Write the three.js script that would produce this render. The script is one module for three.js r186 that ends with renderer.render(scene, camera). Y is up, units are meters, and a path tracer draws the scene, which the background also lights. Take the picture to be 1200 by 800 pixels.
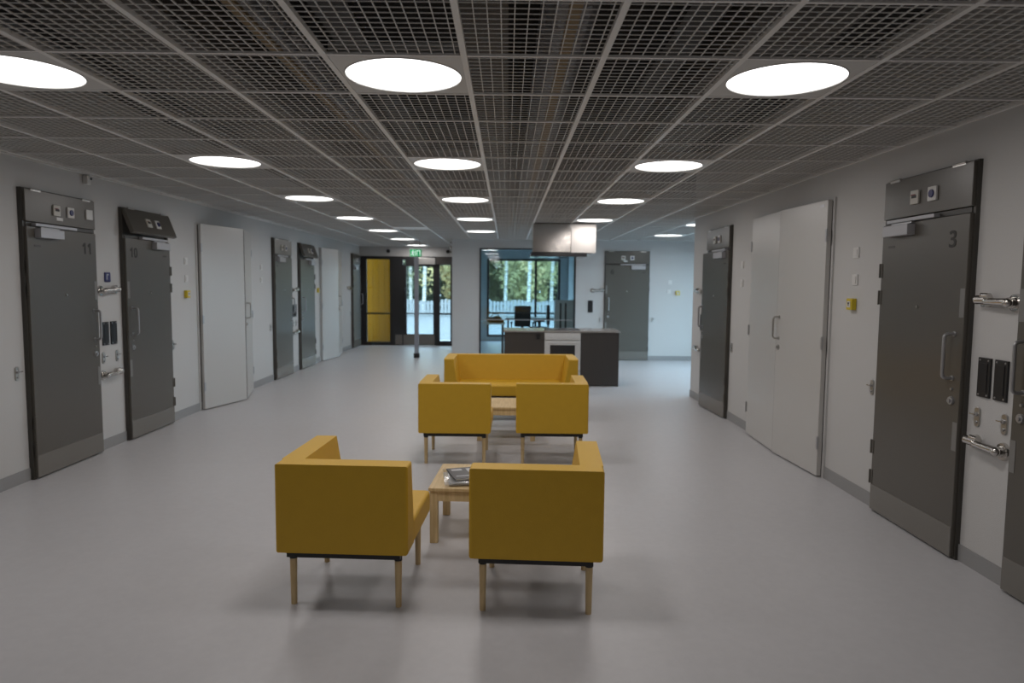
import * as THREE from 'three';
import { RoundedBoxGeometry } from 'three/addons/geometries/RoundedBoxGeometry.js';
import { mergeGeometries } from 'three/addons/utils/BufferGeometryUtils.js';
import { FontLoader } from 'three/addons/loaders/FontLoader.js';
import { TextGeometry } from 'three/addons/geometries/TextGeometry.js';
import { RectAreaLightUniformsLib } from 'three/addons/lights/RectAreaLightUniformsLib.js';

// ---------------------------------------------------------------- camera, sky, exposure
const scene = new THREE.Scene();
const camera = new THREE.PerspectiveCamera(52.22, 1.5, 0.05, 300);
camera.rotation.order = 'YXZ';
camera.position.set(0, 1.62, 0);
camera.rotation.set(-0.0813, -0.0075, 0.0083);
camera.focus = 3.7;
camera.userData.fStop = 2.2;
scene.background = new THREE.Color().setRGB(3.5, 4.65, 5.7);   // even overcast sky
const LAMP = 16;                                                 // radiance of the ceiling lamps
const LAMP_COLOR = new THREE.Color().setRGB(1.0, 0.94, 0.915);
const renderer = new THREE.WebGLRenderer();
renderer.toneMapping = THREE.LinearToneMapping;
renderer.toneMappingExposure = 1.13;
renderer.shadowMap.enabled = true;
RectAreaLightUniformsLib.init();
const font = await new FontLoader().loadAsync('fonts/droid/droid_sans_bold.typeface.json');

// ---------------------------------------------------------------- helpers
let seed = 7;
const rnd = () => { seed = (seed * 16807) % 2147483647; return (seed - 1) / 2147483646; };
const rr = (a, b) => a + (b - a) * rnd();
const taken = {};
function numbered(n) { const k = taken[n] = (taken[n] ?? -1) + 1; return k ? n + '_' + String(k).padStart(3, '0') : n; }
function uvm(g) {                                             // uv in metres from the dominant direction of each face
  if (g.index) g = g.toNonIndexed();
  if (!g.attributes.normal) g.computeVertexNormals();
  const p = g.attributes.position, n = g.attributes.normal, uv = new Float32Array(p.count * 2);
  for (let i = 0; i < p.count; i++) {
    const ax = Math.abs(n.getX(i)), ay = Math.abs(n.getY(i)), az = Math.abs(n.getZ(i));
    const u = ax > ay && ax > az ? p.getZ(i) : p.getX(i), v = ay >= ax && ay >= az ? p.getZ(i) : p.getY(i);
    uv[2 * i] = u; uv[2 * i + 1] = v;
  }
  g.setAttribute('uv', new THREE.BufferAttribute(uv, 2));
  for (const k of Object.keys(g.attributes)) if (!['position', 'normal', 'uv'].includes(k)) g.deleteAttribute(k);
  return g;
}
const join = (list) => list.length === 1 ? uvm(list[0]) : mergeGeometries(list.map(uvm));
function bx(x0, x1, y0, y1, z0, z1, r = 0) {                   // a box between limits; r rounds its edges
  const w = x1 - x0, h = y1 - y0, d = z1 - z0;
  const g = r ? new RoundedBoxGeometry(w, h, d, 2, Math.min(r, w / 2.05, h / 2.05, d / 2.05)) : new THREE.BoxGeometry(w, h, d);
  return g.translate((x0 + x1) / 2, (y0 + y1) / 2, (z0 + z1) / 2);
}
const fb = (x0, x1, y0, y1, Z0, Z1, r) => bx(x0, x1, y0, y1, -Z1, -Z0, r);   // the same, Z counted forward from the camera
function cyl(r0, r1, h, x, y, z, axis = 'y', seg = 20) {
  const g = new THREE.CylinderGeometry(r1, r0, h, seg);
  if (axis === 'x') g.rotateZ(-Math.PI / 2);
  if (axis === 'z') g.rotateX(Math.PI / 2);
  return g.translate(x, y, z);
}
function tube(pts, r, seg = 24, rad = 10) { return new THREE.TubeGeometry(new THREE.CatmullRomCurve3(pts.map((p) => new THREE.Vector3(...p)), false, 'catmullrom', 0.15), seg, r, rad); }
function pullHandle(x, y0, y1, z0, out, r) {                   // a bar bent back to the door at both ends
  const c = 0.022;
  return join([tube([[x, y0, z0], [x, y0, z0 + out - c], [x, y0 + c * 0.3, z0 + out - c * 0.3], [x, y0 + c, z0 + out], [x, y1 - c, z0 + out], [x, y1 - c * 0.3, z0 + out - c * 0.3], [x, y1, z0 + out - c], [x, y1, z0]], r, 40),
    cyl(0.016, 0.016, 0.006, x, y0, z0 + 0.003, 'z', 14), cyl(0.016, 0.016, 0.006, x, y1, z0 + 0.003, 'z', 14)]);
}
function mesh(name, g, m, parent) {
  const o = new THREE.Mesh(Array.isArray(g) ? join(g) : uvm(g), m);
  o.name = parent ? name : numbered(name);
  o.castShadow = o.receiveShadow = true;
  (parent ?? scene).add(o);
  return o;
}
function tag(o, label, category, group, kind) {
  o.userData.label = label; o.userData.category = category;
  if (group) o.userData.group = group;
  if (kind) o.userData.kind = kind;
  return o;
}
function thing(name, label, category, [x, y, z] = [0, 0, 0], turn = 0, group, kind) {
  const o = new THREE.Group();
  o.name = numbered(name); o.position.set(x, y, z); o.rotation.y = turn; scene.add(o);
  return tag(o, label, category, group, kind);
}
function copy(o, label) { const c = o.clone(); c.name = numbered(o.name.replace(/_\d{3}$/, '')); c.userData = { ...o.userData }; if (label) c.userData.label = label; scene.add(c); return c; }

// tileable value noise
function noiseTex(n, f, { oct = 4, sx = 1, sy = 1, lo = 0, hi = 1, repeat = 1, srgb = false, tint, s = 1, pow = 1 } = {}) {
  const data = new Uint8Array(n * n * 4);
  const h = (x, y, k) => { const v = Math.sin(x * 127.1 + y * 311.7 + k * 74.7 + s * 13.1) * 43758.5453; return v - Math.floor(v); };
  for (let y = 0; y < n; y++) for (let x = 0; x < n; x++) {
    let v = 0, a = 1, t = 0;
    for (let o = 0; o < oct; o++) {
      const fx = f * sx * 2 ** o, fy = f * sy * 2 ** o, X = x / n * fx, Y = y / n * fy, i = Math.floor(X), j = Math.floor(Y);
      const u = (X - i) ** 2 * (3 - 2 * (X - i)), w = (Y - j) ** 2 * (3 - 2 * (Y - j));
      const c = (p, q) => h(p % fx, q % fy, o);
      v += a * ((c(i, j) * (1 - u) + c(i + 1, j) * u) * (1 - w) + (c(i, j + 1) * (1 - u) + c(i + 1, j + 1) * u) * w); t += a; a *= 0.55;
    }
    v = Math.min(1, Math.max(0, (v / t - 0.5) * 1.6 + 0.5)) ** pow;
    const k = (y * n + x) * 4, b = lo + (hi - lo) * v;
    for (let c = 0; c < 3; c++) data[k + c] = 255 * Math.min(1, tint ? tint[0][c] + (tint[1][c] - tint[0][c]) * v : b);
    data[k + 3] = 255;
  }
  const tx = new THREE.DataTexture(data, n, n);
  tx.wrapS = tx.wrapT = THREE.RepeatWrapping; tx.magFilter = THREE.LinearFilter; tx.minFilter = THREE.LinearMipmapLinearFilter; tx.generateMipmaps = true;
  tx.repeat.set(repeat, repeat); if (srgb) tx.colorSpace = THREE.SRGBColorSpace; tx.needsUpdate = true;
  return tx;
}
const lin = (r, g, b) => new THREE.Color().setRGB(r, g, b);
const std = (c, roughness = 0.6, o = {}) => new THREE.MeshStandardMaterial({ color: Array.isArray(c) ? lin(...c) : c, roughness, ...o });
const grain = noiseTex(256, 24, { oct: 4, repeat: 3 }), fine = noiseTex(256, 64, { oct: 3, repeat: 6, s: 3 });
const brushed = noiseTex(256, 2, { oct: 5, sx: 1, sy: 40, lo: 0.35, hi: 0.65, repeat: 2, s: 5 });
const M = {
  wall: std([0.55, 0.545, 0.535], 0.75, { bumpMap: fine, bumpScale: 0.0006 }),
  floor: new THREE.MeshPhysicalMaterial({ color: lin(1, 1, 1), roughness: 0.37, specularIntensity: 1,
    map: noiseTex(512, 40, { oct: 5, tint: [[0.742, 0.739, 0.748], [0.76, 0.757, 0.765]], srgb: true, repeat: 0.7, s: 8 }) }),
  base: std([0.3, 0.3, 0.3], 0.55, { bumpMap: fine, bumpScale: 0.0003 }),
  slab: std([0.022, 0.021, 0.02], 0.95, { bumpMap: grain, bumpScale: 0.004 }),
  wire: std([0.78, 0.77, 0.75], 0.45),
  tee: std([0.82, 0.81, 0.79], 0.5),
  lampPanel: std([0.62, 0.615, 0.6], 0.5),
  glow: std([0.9, 0.9, 0.9], 0.5, { emissive: new THREE.Color(1, 0.99, 0.97), emissiveIntensity: 2.2 }),
  door: std([0.1, 0.092, 0.078], 0.3, { roughnessMap: noiseTex(128, 8, { lo: 0.94, hi: 1, repeat: 1.3 }) }),
  frame: std([0.055, 0.051, 0.044], 0.45),
  kick: std([0.175, 0.165, 0.147], 0.33, { roughnessMap: brushed }),
  plate: std([0.21, 0.205, 0.195], 0.35),
  dark: std([0.018, 0.017, 0.016], 0.5),
  print: std([0.03, 0.028, 0.025], 0.6),
  closer: std([0.42, 0.42, 0.44], 0.4, { metalness: 0.3 }),
  steel: std([0.5, 0.49, 0.47], 0.28, { metalness: 0.95 }),
  handle: std([0.42, 0.42, 0.43], 0.35, { metalness: 0.7 }),
  chrome: std([0.62, 0.6, 0.57], 0.16, { metalness: 1 }),
  white: std([0.66, 0.65, 0.63], 0.45),
  cream: std([0.55, 0.53, 0.48], 0.45),
  navy: std([0.012, 0.015, 0.11], 0.4),
  red: std([0.2, 0.02, 0.015], 0.5),
  yellow: std([0.62, 0.47, 0.02], 0.45),
  cupboard: std([0.53, 0.52, 0.5], 0.28, { bumpMap: fine, bumpScale: 0.0002 }),
  cupboardEdge: std([0.1, 0.085, 0.07], 0.6),
  leather: std([0.63, 0.375, 0.02], 0.5, { map: noiseTex(256, 10, { oct: 4, lo: 0.97, hi: 1, repeat: 2, s: 21 }), bumpMap: noiseTex(256, 90, { oct: 2, repeat: 5, s: 4 }), bumpScale: 0.0005 }),
  wood: std([1, 1, 1], 0.5, { map: noiseTex(256, 3, { oct: 5, sx: 12, sy: 1, tint: [[0.78, 0.67, 0.48], [0.87, 0.77, 0.59]], srgb: true, repeat: 2.2, s: 6 }) }),
  black: std([0.012, 0.012, 0.013], 0.4),
  screen: std([0.008, 0.008, 0.01], 0.4),
  island: std([0.052, 0.046, 0.042], 0.42, { bumpMap: fine, bumpScale: 0.0002 }),
  counter: std([0.3, 0.285, 0.27], 0.22),
  ovenWhite: std([0.62, 0.62, 0.61], 0.35),
  ovenGlass: std([0.03, 0.03, 0.032], 0.12),
  hood: std([0.56, 0.53, 0.5], 0.3, { metalness: 1, roughnessMap: brushed }),
  hoodMatt: std([0.7, 0.67, 0.64], 0.5, { metalness: 1 }),
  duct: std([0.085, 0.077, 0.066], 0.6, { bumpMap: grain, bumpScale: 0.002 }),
  foil: std([0.24, 0.24, 0.25], 0.5, { metalness: 0.4, bumpMap: noiseTex(256, 12, { oct: 4, repeat: 2, s: 12 }), bumpScale: 0.03 }),
  tray: std([0.05, 0.05, 0.05], 0.7),
  tan: std([0.26, 0.19, 0.1], 0.7),
  mullion: std([0.014, 0.014, 0.015], 0.45),
  glass: new THREE.MeshPhysicalMaterial({ color: lin(0.9, 0.97, 0.98), roughness: 0.02, transmission: 1, thickness: 0, ior: 1.5 }),
  tint: new THREE.MeshPhysicalMaterial({ color: lin(0.87, 0.95, 0.97), roughness: 0.02, transmission: 1, thickness: 0, ior: 1.5 }),
  ochre: new THREE.MeshPhysicalMaterial({ color: lin(0.17, 0.072, 0.002), roughness: 1, specularIntensity: 0.15 }),
  office: std([0.66, 0.7, 0.72], 0.75),
  fenceWhite: std([0.26, 0.265, 0.265], 0.7),
  asphalt: std([1, 1, 1], 0.9, { map: noiseTex(256, 20, { oct: 5, tint: [[0.38, 0.39, 0.4], [0.46, 0.47, 0.47]], srgb: true, repeat: 0.2, s: 31 }) }),
  bark: std([1, 1, 1], 0.85, { map: noiseTex(128, 4, { oct: 4, sx: 1, sy: 6, tint: [[0.28, 0.27, 0.25], [0.93, 0.93, 0.9]], srgb: true, repeat: 1, s: 41, pow: 0.6 }) }),
  darkBark: std([0.09, 0.07, 0.05], 0.9),
};
const leafMat = [[0.46, 0.43, 0.2], [0.33, 0.34, 0.18], [0.56, 0.45, 0.2], [0.13, 0.18, 0.11], [0.09, 0.13, 0.085]].map((c) => new THREE.MeshPhysicalMaterial({ color: lin(...c), roughness: 0.9, transmission: 0.3, thickness: 0, side: THREE.DoubleSide }));

// ---------------------------------------------------------------- the setting
const CE = 2.59, XL = -3.88, XR = 2.715, ZB = 15.1, ZG = 18.4, XS = 4.6, TOP = 3.4;
const struct = (name, g, m, label, category) => tag(mesh(name, g, m), label, category, null, 'structure');
function holed(x0, x1, y0, y1, a0, a1, b0, b1, Z0, Z1) {       // a wall across the view with one opening
  return [fb(x0, a0, y0, y1, Z0, Z1), fb(a1, x1, y0, y1, Z0, Z1), fb(a0, a1, y0, b0, Z0, Z1), fb(a0, a1, b1, y1, Z0, Z1)];
}
struct('floor', fb(XL - 0.2, XS + 0.2, -0.2, 0, -2.2, 20.25), M.floor, 'smooth pale grey vinyl floor of the hall', 'floor');
struct('wall_left', fb(XL - 0.2, XL, 0, TOP, -2.2, 18.5), M.wall, 'long white wall with doors numbered 11 and 10', 'wall');
struct('wall_right', [fb(XR, XR + 0.2, 0, TOP, -2.2, 10.18), fb(XR + 0.2, XS, 0, TOP, 9.98, 10.18)], M.wall, 'white wall with door numbered 3', 'wall');
struct('wall_recess', [fb(XS, XS + 0.2, 0, 0.2, 9.98, ZB + 0.15), fb(XS, XS + 0.2, 2.45, TOP, 9.98, ZB + 0.15), fb(XS, XS + 0.2, 0.2, 2.45, 9.98, 10.4), fb(XS, XS + 0.2, 0.2, 2.45, 14.7, ZB + 0.15)], M.wall, 'white side wall of the recess by door six', 'wall');
struct('wall_back', holed(-1.19, XS, 0, TOP, -0.58, 1.46, 0.1, 2.385, ZB, ZB + 0.15), M.wall, 'white wall with inner window and door numbered 6', 'wall');
struct('wall_front', fb(XL, XR, 0, TOP, -2.2, -2), M.wall, 'white wall closing the near end of the hall', 'wall');
struct('wall_passage', fb(-1.19, -1.04, 0, TOP, ZB + 0.15, 20.05), M.wall, 'white wall between passage and office', 'wall');
struct('wall_header', fb(XL, -1.19, 2.335, TOP, ZG, ZG + 0.1), M.wall, 'white wall strip above the dark glazed entrance', 'wall');
struct('wall_office_side', fb(1.75, 1.9, 0, TOP, ZB + 0.15, 20.05), M.office, 'pale blue side wall of the office behind the inner window', 'wall');
struct('wall_office_outer', holed(-1.04, 1.9, 0, TOP, -0.58, 1.52, 0.12, 2.36, 20.05, 20.25), M.office, 'pale blue outer wall of the office around its window', 'wall');
struct('ceiling_office', fb(-1.04, 1.75, CE, CE + 0.1, ZB + 0.15, 20.05), M.office, 'plain pale ceiling of the office behind the inner window', 'ceiling');
struct('baseboard_left', fb(XL, XL + 0.008, 0, 0.1, -2, ZG), M.base, 'grey skirting along the wall of doors eleven and ten', 'skirting');
struct('baseboard_right', [fb(XR - 0.008, XR, 0, 0.1, -2, 10.18), fb(XR - 0.008, XS, 0, 0.1, 10.18, 10.188)], M.base, 'grey skirting along the wall of door three', 'skirting');
struct('baseboard_back', fb(1.48, XS, 0, 0.1, ZB - 0.008, ZB), M.base, 'grey skirting along the wall of door six', 'skirting');

// ceiling: wire panels in a grid of bars under a dark slab
const ceiling = new THREE.Group(); ceiling.name = 'ceiling'; scene.add(ceiling);
tag(ceiling, 'open wire grid ceiling in grey bars under a dark slab', 'ceiling', null, 'structure');
mesh('slab', fb(XL - 0.2, XS + 0.2, TOP, TOP + 0.15, -2.2, 20.25), M.slab, ceiling);
const GX = (i) => -0.193 + 0.6 * i, GZ = (j) => 3.069 + 0.6 * j;
const lamps = [];
for (let j = 0; j <= 24; j += 4) lamps.push([-4, j]);
for (let j = -4; j <= 16; j += 4) lamps.push([-1, j]);
for (let j = 0; j <= 16; j += 4) lamps.push([2, j]);
lamps.push([5, 13], [5, 17]);
const isLamp = new Set(lamps.map(([i, j]) => i + ',' + j));
for (let i = -6; i <= 7; i++) {                                 // bars along the hall
  const x = GX(i), far = x < -1.19 ? ZG : ZB, near = x > XR ? 10.18 : -2;
  if (x < XS) mesh('main_bar', fb(x - 0.013, x + 0.013, CE, CE + 0.022, near, far), M.tee, ceiling);
}
for (let j = -8; j <= 25; j++) {                                // bars across it
  const z = GZ(j); if (z > ZG) break;
  const x1 = z > ZB ? -1.19 : z > 10.18 ? XS : XR;
  mesh('cross_bar', fb(XL, x1, CE + 0.001, CE + 0.012, z - 0.008, z + 0.008), M.tee, ceiling);
}
mesh('edge_trim', [fb(XL, XL + 0.02, CE, CE + 0.03, -2, ZG), fb(XR - 0.02, XR, CE, CE + 0.03, -2, 10.18), fb(-1.19, XS, CE, CE + 0.03, ZB - 0.02, ZB), fb(XL, -1.19, CE, CE + 0.03, ZG - 0.02, ZG)], M.tee, ceiling);
const panelCache = {};
function wireGeometry(w, d) {
  const key = w.toFixed(3) + ' ' + d.toFixed(3);
  if (panelCache[key]) return panelCache[key];
  const g = [], t = 0.0017;
  for (let x = 0.05; x < w - 0.005; x += 0.05) g.push(bx(x - t, x + t, 0.008, 0.014, -d, 0));
  for (let z = 0.05; z < d - 0.005; z += 0.05) g.push(bx(0, w, 0.012, 0.012 + 2 * t, -z - t, -z + t));
  return panelCache[key] = g.length ? join(g) : null;
}
const restWires = [];
let panels = 0;
for (let j = -9; j <= 25; j++) for (let i = -7; i <= 7; i++) {
  if (isLamp.has(i + ',' + j) || (i === -3 && j === 15)) continue;
  let x0 = GX(i) + 0.013, x1 = GX(i + 1) - 0.013, z0 = GZ(j) + 0.008, z1 = GZ(j + 1) - 0.008;
  x0 = Math.max(x0, XL); z0 = Math.max(z0, -2);
  const lim = z0 > ZB - 0.1 ? -1.19 : z1 > 10.4 ? XS : XR; x1 = Math.min(x1, lim);
  z1 = Math.min(z1, x0 < -1.19 ? ZG : ZB);
  if (x1 - x0 < 0.03 || z1 - z0 < 0.03) continue;
  const g = wireGeometry(x1 - x0, z1 - z0);
  if (!g) continue;
  if (j >= -1 && panels < 300 && x0 < 4) {
    const o = new THREE.Mesh(g, M.wire); o.name = 'wire_panel'; o.position.set(x0, CE, -z0); o.castShadow = o.receiveShadow = true; ceiling.add(o); panels++;
  } else restWires.push(g.clone().translate(x0, CE, -z0));
}
{ const o = mesh('wire_panels', mergeGeometries(restWires), M.wire, ceiling); o.userData.kind = 'stuff'; }
mesh('blank_panel', fb(GX(-3) + 0.014, GX(-2) - 0.014, CE + 0.004, CE + 0.02, GZ(15) + 0.01, GZ(16) - 0.01), M.tee, ceiling).userData.label = 'solid metal ceiling panel';

// lamps: square sheet with a round glowing disc
{
  const s = new THREE.Shape([[-0.286, -0.286], [0.286, -0.286], [0.286, 0.286], [-0.286, 0.286]].map((p) => new THREE.Vector2(...p)));
  s.holes.push(new THREE.Path().absarc(0, 0, 0.272, 0, Math.PI * 2, true));
  const plate = uvm(new THREE.ExtrudeGeometry(s, { depth: 0.02, bevelEnabled: false, curveSegments: 48 }).rotateX(Math.PI / 2).translate(0, 0.022, 0));
  const rim = uvm(new THREE.TorusGeometry(0.272, 0.004, 8, 64).rotateX(Math.PI / 2).translate(0, 0.002, 0));
  const disc = uvm(new THREE.LatheGeometry([[0, 0.006], [0.2, 0.006], [0.262, 0.008], [0.27, 0.012], [0.27, 0.02], [0, 0.02]].map((p) => new THREE.Vector2(...p)), 64));
  const housing = uvm(bx(-0.284, 0.284, 0.022, 0.06, -0.284, 0.284));
  const spots = {
    '-4': ['in front of door eleven, at the row end', 'beside door eleven', 'near the yellow button by door ten', 'past the white cupboard doors', 'between the two far grey doors', 'near the far white double doors', 'just before the glazed entrance'],
    '-1': ['at the near end wall in the middle row', 'over the nearest yellow armchair and magazine table', 'over the two chairs facing the sofa', 'near the yellow sofa', 'in front of the kitchen island', 'in front of the inner window'],
    '2': ['on the way to door three', 'near the yellow button by door three', 'level with the ajar grey door', 'just before the steel hood', 'hidden behind the steel hood'],
    '5': ['in the recess by the corner of the wall', 'in the recess in front of door six'],
  };
  const seen = {};
  for (const [i, j] of lamps) {
    const t = thing('ceiling_light', 'round white ceiling lamp ' + spots[i][seen[i] = (seen[i] ?? -1) + 1], 'ceiling lamp', [GX(i + 0.5), CE, -GZ(j + 0.5)], 0, 'round ceiling lamps');
    for (const [n, g, m] of [['panel', plate, M.lampPanel], ['rim', rim, M.lampPanel], ['housing', housing, M.lampPanel], ['diffuser', disc, M.glow]]) { const o = new THREE.Mesh(g, m); o.name = n; o.castShadow = o.receiveShadow = true; t.add(o); }
    const l = new THREE.RectAreaLight(LAMP_COLOR, LAMP, 0.38, 0.38);
    l.name = 'lamp_light'; l.rotation.x = -Math.PI / 2; l.position.y = -0.004; t.add(l);
  }
}
// ducts and pipes in the void
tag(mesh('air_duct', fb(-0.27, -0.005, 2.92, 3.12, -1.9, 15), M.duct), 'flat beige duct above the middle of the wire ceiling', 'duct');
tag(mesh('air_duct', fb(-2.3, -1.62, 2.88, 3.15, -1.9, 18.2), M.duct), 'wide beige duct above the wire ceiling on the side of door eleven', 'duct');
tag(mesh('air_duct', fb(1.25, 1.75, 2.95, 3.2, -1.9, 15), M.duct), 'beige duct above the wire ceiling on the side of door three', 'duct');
for (const [x, r, l] of [[0.31, 0.15, 'thick foil wrapped pipe above the middle of the wire ceiling'], [-1.32, 0.12, 'foil wrapped pipe above the wire ceiling on the side of door eleven']]) {
  const p = thing('insulated_pipe', l, 'pipe', [x, 3.06, -7]);
  mesh('foil_wrap', new THREE.CylinderGeometry(r, r, 16.4, 20, 60).rotateX(Math.PI / 2), M.foil, p);
  mesh('tape_strip', bx(-0.03, 0.03, -r - 0.012, -r + 0.02, -8, 8.1), M.tan, p).userData.label = 'tan strip along the underside';
}
for (const x of [-0.9, 1.0, -2.75]) tag(mesh('cable_tray', [fb(x - 0.1, x + 0.1, 3.0, 3.008, -1.9, 15), fb(x - 0.1, x - 0.095, 3.0, 3.05, -1.9, 15), fb(x + 0.095, x + 0.1, 3.0, 3.05, -1.9, 15)], M.tray), x === 1 ? 'metal cable tray above the wire ceiling towards door three' : x === -0.9 ? 'metal cable tray above the wire ceiling beside the foil pipe' : 'metal cable tray above the wire ceiling towards door eleven', 'cable tray');

// ---------------------------------------------------------------- doors
const walls = { L: (u, y) => [[XL, y, -u], Math.PI / 2], R: (u, y) => [[XR, y, -u], -Math.PI / 2], B: (u, y) => [[u, y, -ZB], 0] };
function onWall(name, wall, u, y, label, category, group, kind) { const [p, t] = walls[wall](u, y); return thing(name, label, category, p, t, group, kind); }
function text(s, size, depth = 0.002) {
  const g = new TextGeometry(s, { font, size, depth, curveSegments: 6, bevelEnabled: false }); g.computeBoundingBox();
  const b = g.boundingBox; return g.translate(-(b.min.x + b.max.x) / 2, -(b.min.y + b.max.y) / 2, 0);
}
let doorCount = 0;
function securityDoor(wall, u0, u1, hinge, { number, flap = 0, ajar = 0, out = 0.045, extra = false, tagPlate = false, label }) {
  const w = Math.abs(u1 - u0), f = 0.028, s = hinge;            // hinge -1: on the left seen from the hall
  const d = onWall('door_' + ++doorCount, wall, (u0 + u1) / 2, 0, label, 'door', null, 'structure');
  mesh('frame', [bx(-w / 2, -w / 2 + f, 0, 2.36, 0, out - 0.02), bx(w / 2 - f, w / 2, 0, 2.36, 0, out - 0.02), bx(-w / 2 + f, w / 2 - f, 2.335, 2.36, 0, out - 0.02), bx(-w / 2 + f, w / 2 - f, 2.06, 2.09, 0, out - 0.015), bx(-w / 2 + f, w / 2 - f, 0, 2.335, 0, 0.008)], M.frame, d);
  // leaf, turning on its hinge edge
  const lw = w - 0.03, hx = s * lw / 2, X = (x) => x - hx;      // leaf coordinates start at the hinge
  const leaf = mesh('leaf', bx(X(-lw / 2), X(lw / 2), 0.012, 2.056, -0.022, 0.022, 0.004), M.door, d);
  leaf.position.set(hx, 0, out - 0.022 + 0.002); leaf.rotation.y = s * ajar;
  const L = -s, face = 0.022, edge = L * lw / 2;                // L points from the hinge to the latch
  const at = (k) => X(edge - L * k);                            // k metres in from the latch edge
  mesh('kick_plate', bx(X(-lw / 2 + 0.004), X(lw / 2 - 0.004), 0.014, 0.195, face, face + 0.002), M.kick, leaf);
  for (const y of [1.45, 0.655]) mesh('strike_plate', bx(Math.min(at(0.003), at(0.045)), Math.max(at(0.003), at(0.045)), y, y + 0.17, face, face + 0.002), M.plate, leaf);
  mesh('pull_handle', pullHandle(at(0.075), 1.085, 1.35, face, 0.062, 0.0105), M.handle, leaf);
  mesh('lock_cylinder', [cyl(0.026, 0.024, 0.012, at(0.07), 0.95, face + 0.006, 'z'), cyl(0.013, 0.012, 0.02, at(0.07), 0.95, face + 0.012, 'z'), cyl(0.009, 0.008, 0.01, at(0.07), 1.02, face + 0.005, 'z', 12)], M.handle, leaf);
  mesh('peephole', cyl(0.011, 0.009, 0.01, X(0), 1.5, face + 0.004, 'z', 14), M.steel, leaf);
  if (number) mesh('number', text(number, 0.1).translate(at(0.145), 1.915, face), M.print, leaf).userData.label = 'black number ' + number;
  const cx = hx - s * 0.02 - s * 0.24;
  mesh('closer_body', bx(X(hx - s * 0.24) - 0.15, X(hx - s * 0.24) + 0.15, 1.968, 2.042, face, face + 0.055, 0.004), M.closer, leaf).userData.label = 'silver grey door closer';
  mesh('print_line', bx(X(hx - s * 0.12) - 0.04, X(hx - s * 0.12) + 0.04, 1.893, 1.91, face, face + 0.0012), M.frame, leaf);
  for (const y of [1.74, 1.55, 0.47, 0.25]) mesh('hinge', [cyl(0.008, 0.008, 0.1, X(hx + s * 0.008), y, face + 0.004, 'y', 12), bx(Math.min(X(hx + s * 0.01), X(hx - s * 0.02)), Math.max(X(hx + s * 0.01), X(hx - s * 0.02)), y - 0.05, y + 0.05, face - 0.002, face + 0.004)], M.door, leaf);
  mesh('closer_rail', [bx(Math.min(hx - s * 0.08, hx - s * 0.62), Math.max(hx - s * 0.08, hx - s * 0.62), 2.06, 2.084, out - 0.015, out + 0.025, 0.003)], M.closer, d);
  mesh('closer_arm', bx(cx - 0.12, cx + 0.12, 2.046, 2.056, out + 0.004, out + 0.024), M.handle, d);
  // top panel, hung from its upper edge
  const tp = mesh('top_panel', bx(-w / 2 + 0.012, w / 2 - 0.012, -0.258, 0, -0.02, 0.02, 0.004), M.door, d);
  tp.position.set(0, 2.352, out - 0.02); tp.rotation.x = -flap;
  for (const x of [-w / 2 + 0.14, w / 2 - 0.14]) mesh('panel_hinge', [cyl(0.007, 0.007, 0.12, x, 0.002, 0.02, 'x', 10), bx(x - 0.06, x + 0.06, -0.012, 0.003, 0.018, 0.023)], M.steel, tp);
  mesh('key_switch', bx(-0.135, -0.045, -0.185, -0.095, 0.02, 0.034, 0.004), M.cream, tp);
  mesh('key_slot', bx(-0.115, -0.065, -0.146, -0.128, 0.034, 0.037), M.dark, tp);
  mesh('key_slot', bx(-0.125, -0.075, -0.128, -0.121, 0.034, 0.036), M.red, tp);
  mesh('round_switch', bx(0.055, 0.145, -0.185, -0.095, 0.02, 0.034, 0.004), M.white, tp);
  mesh('switch_dial', cyl(0.026, 0.024, 0.01, 0.1, -0.14, 0.037, 'z', 20), M.navy, tp);
  if (tagPlate) mesh('paper_label', bx(-0.085, 0.0, -0.222, -0.195, 0.02, 0.0215), M.white, tp);
  if (extra) mesh('blank_switch', bx(w / 2 - 0.155, w / 2 - 0.06, -0.175, -0.085, 0.02, 0.032, 0.004), M.white, tp);
  return d;
}
securityDoor('L', 5.6, 6.56, -1, { number: '11', out: 0.055, extra: true, tagPlate: true, label: 'grey brown steel cell door numbered 11' });
securityDoor('L', 7.04, 7.98, 1, { number: '10', out: 0.055, flap: 0.36, label: 'grey brown steel cell door numbered 10 with its top panel swung open' });
securityDoor('L', 11.54, 12.47, -1, { out: 0.055, label: 'grey steel door with shut top panel beyond the white cupboard doors' });
securityDoor('L', 12.96, 13.92, 1, { out: 0.055, flap: 0.36, label: 'grey steel door with open top panel before the yellow alarm button' });
securityDoor('L', 17.38, 18.3, -1, { out: 0.055, label: 'shiny grey steel door in the corner by the glazed entrance' });
securityDoor('R', 4.03, 4.99, -1, { number: '3', label: 'dark grey brown steel cell door numbered 3' });
securityDoor('R', 2.67, 3.63, 1, { label: 'dark steel cell door beside the one numbered 3' });
securityDoor('R', 8.43, 9.4, 1, { ajar: 0.05, label: 'grey steel door standing slightly ajar beyond the white cupboard doors' });
securityDoor('B', 2.1, 3.07, 1, { number: '6', tagPlate: true, label: 'grey steel cell door numbered 6 behind the kitchen island' });

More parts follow.
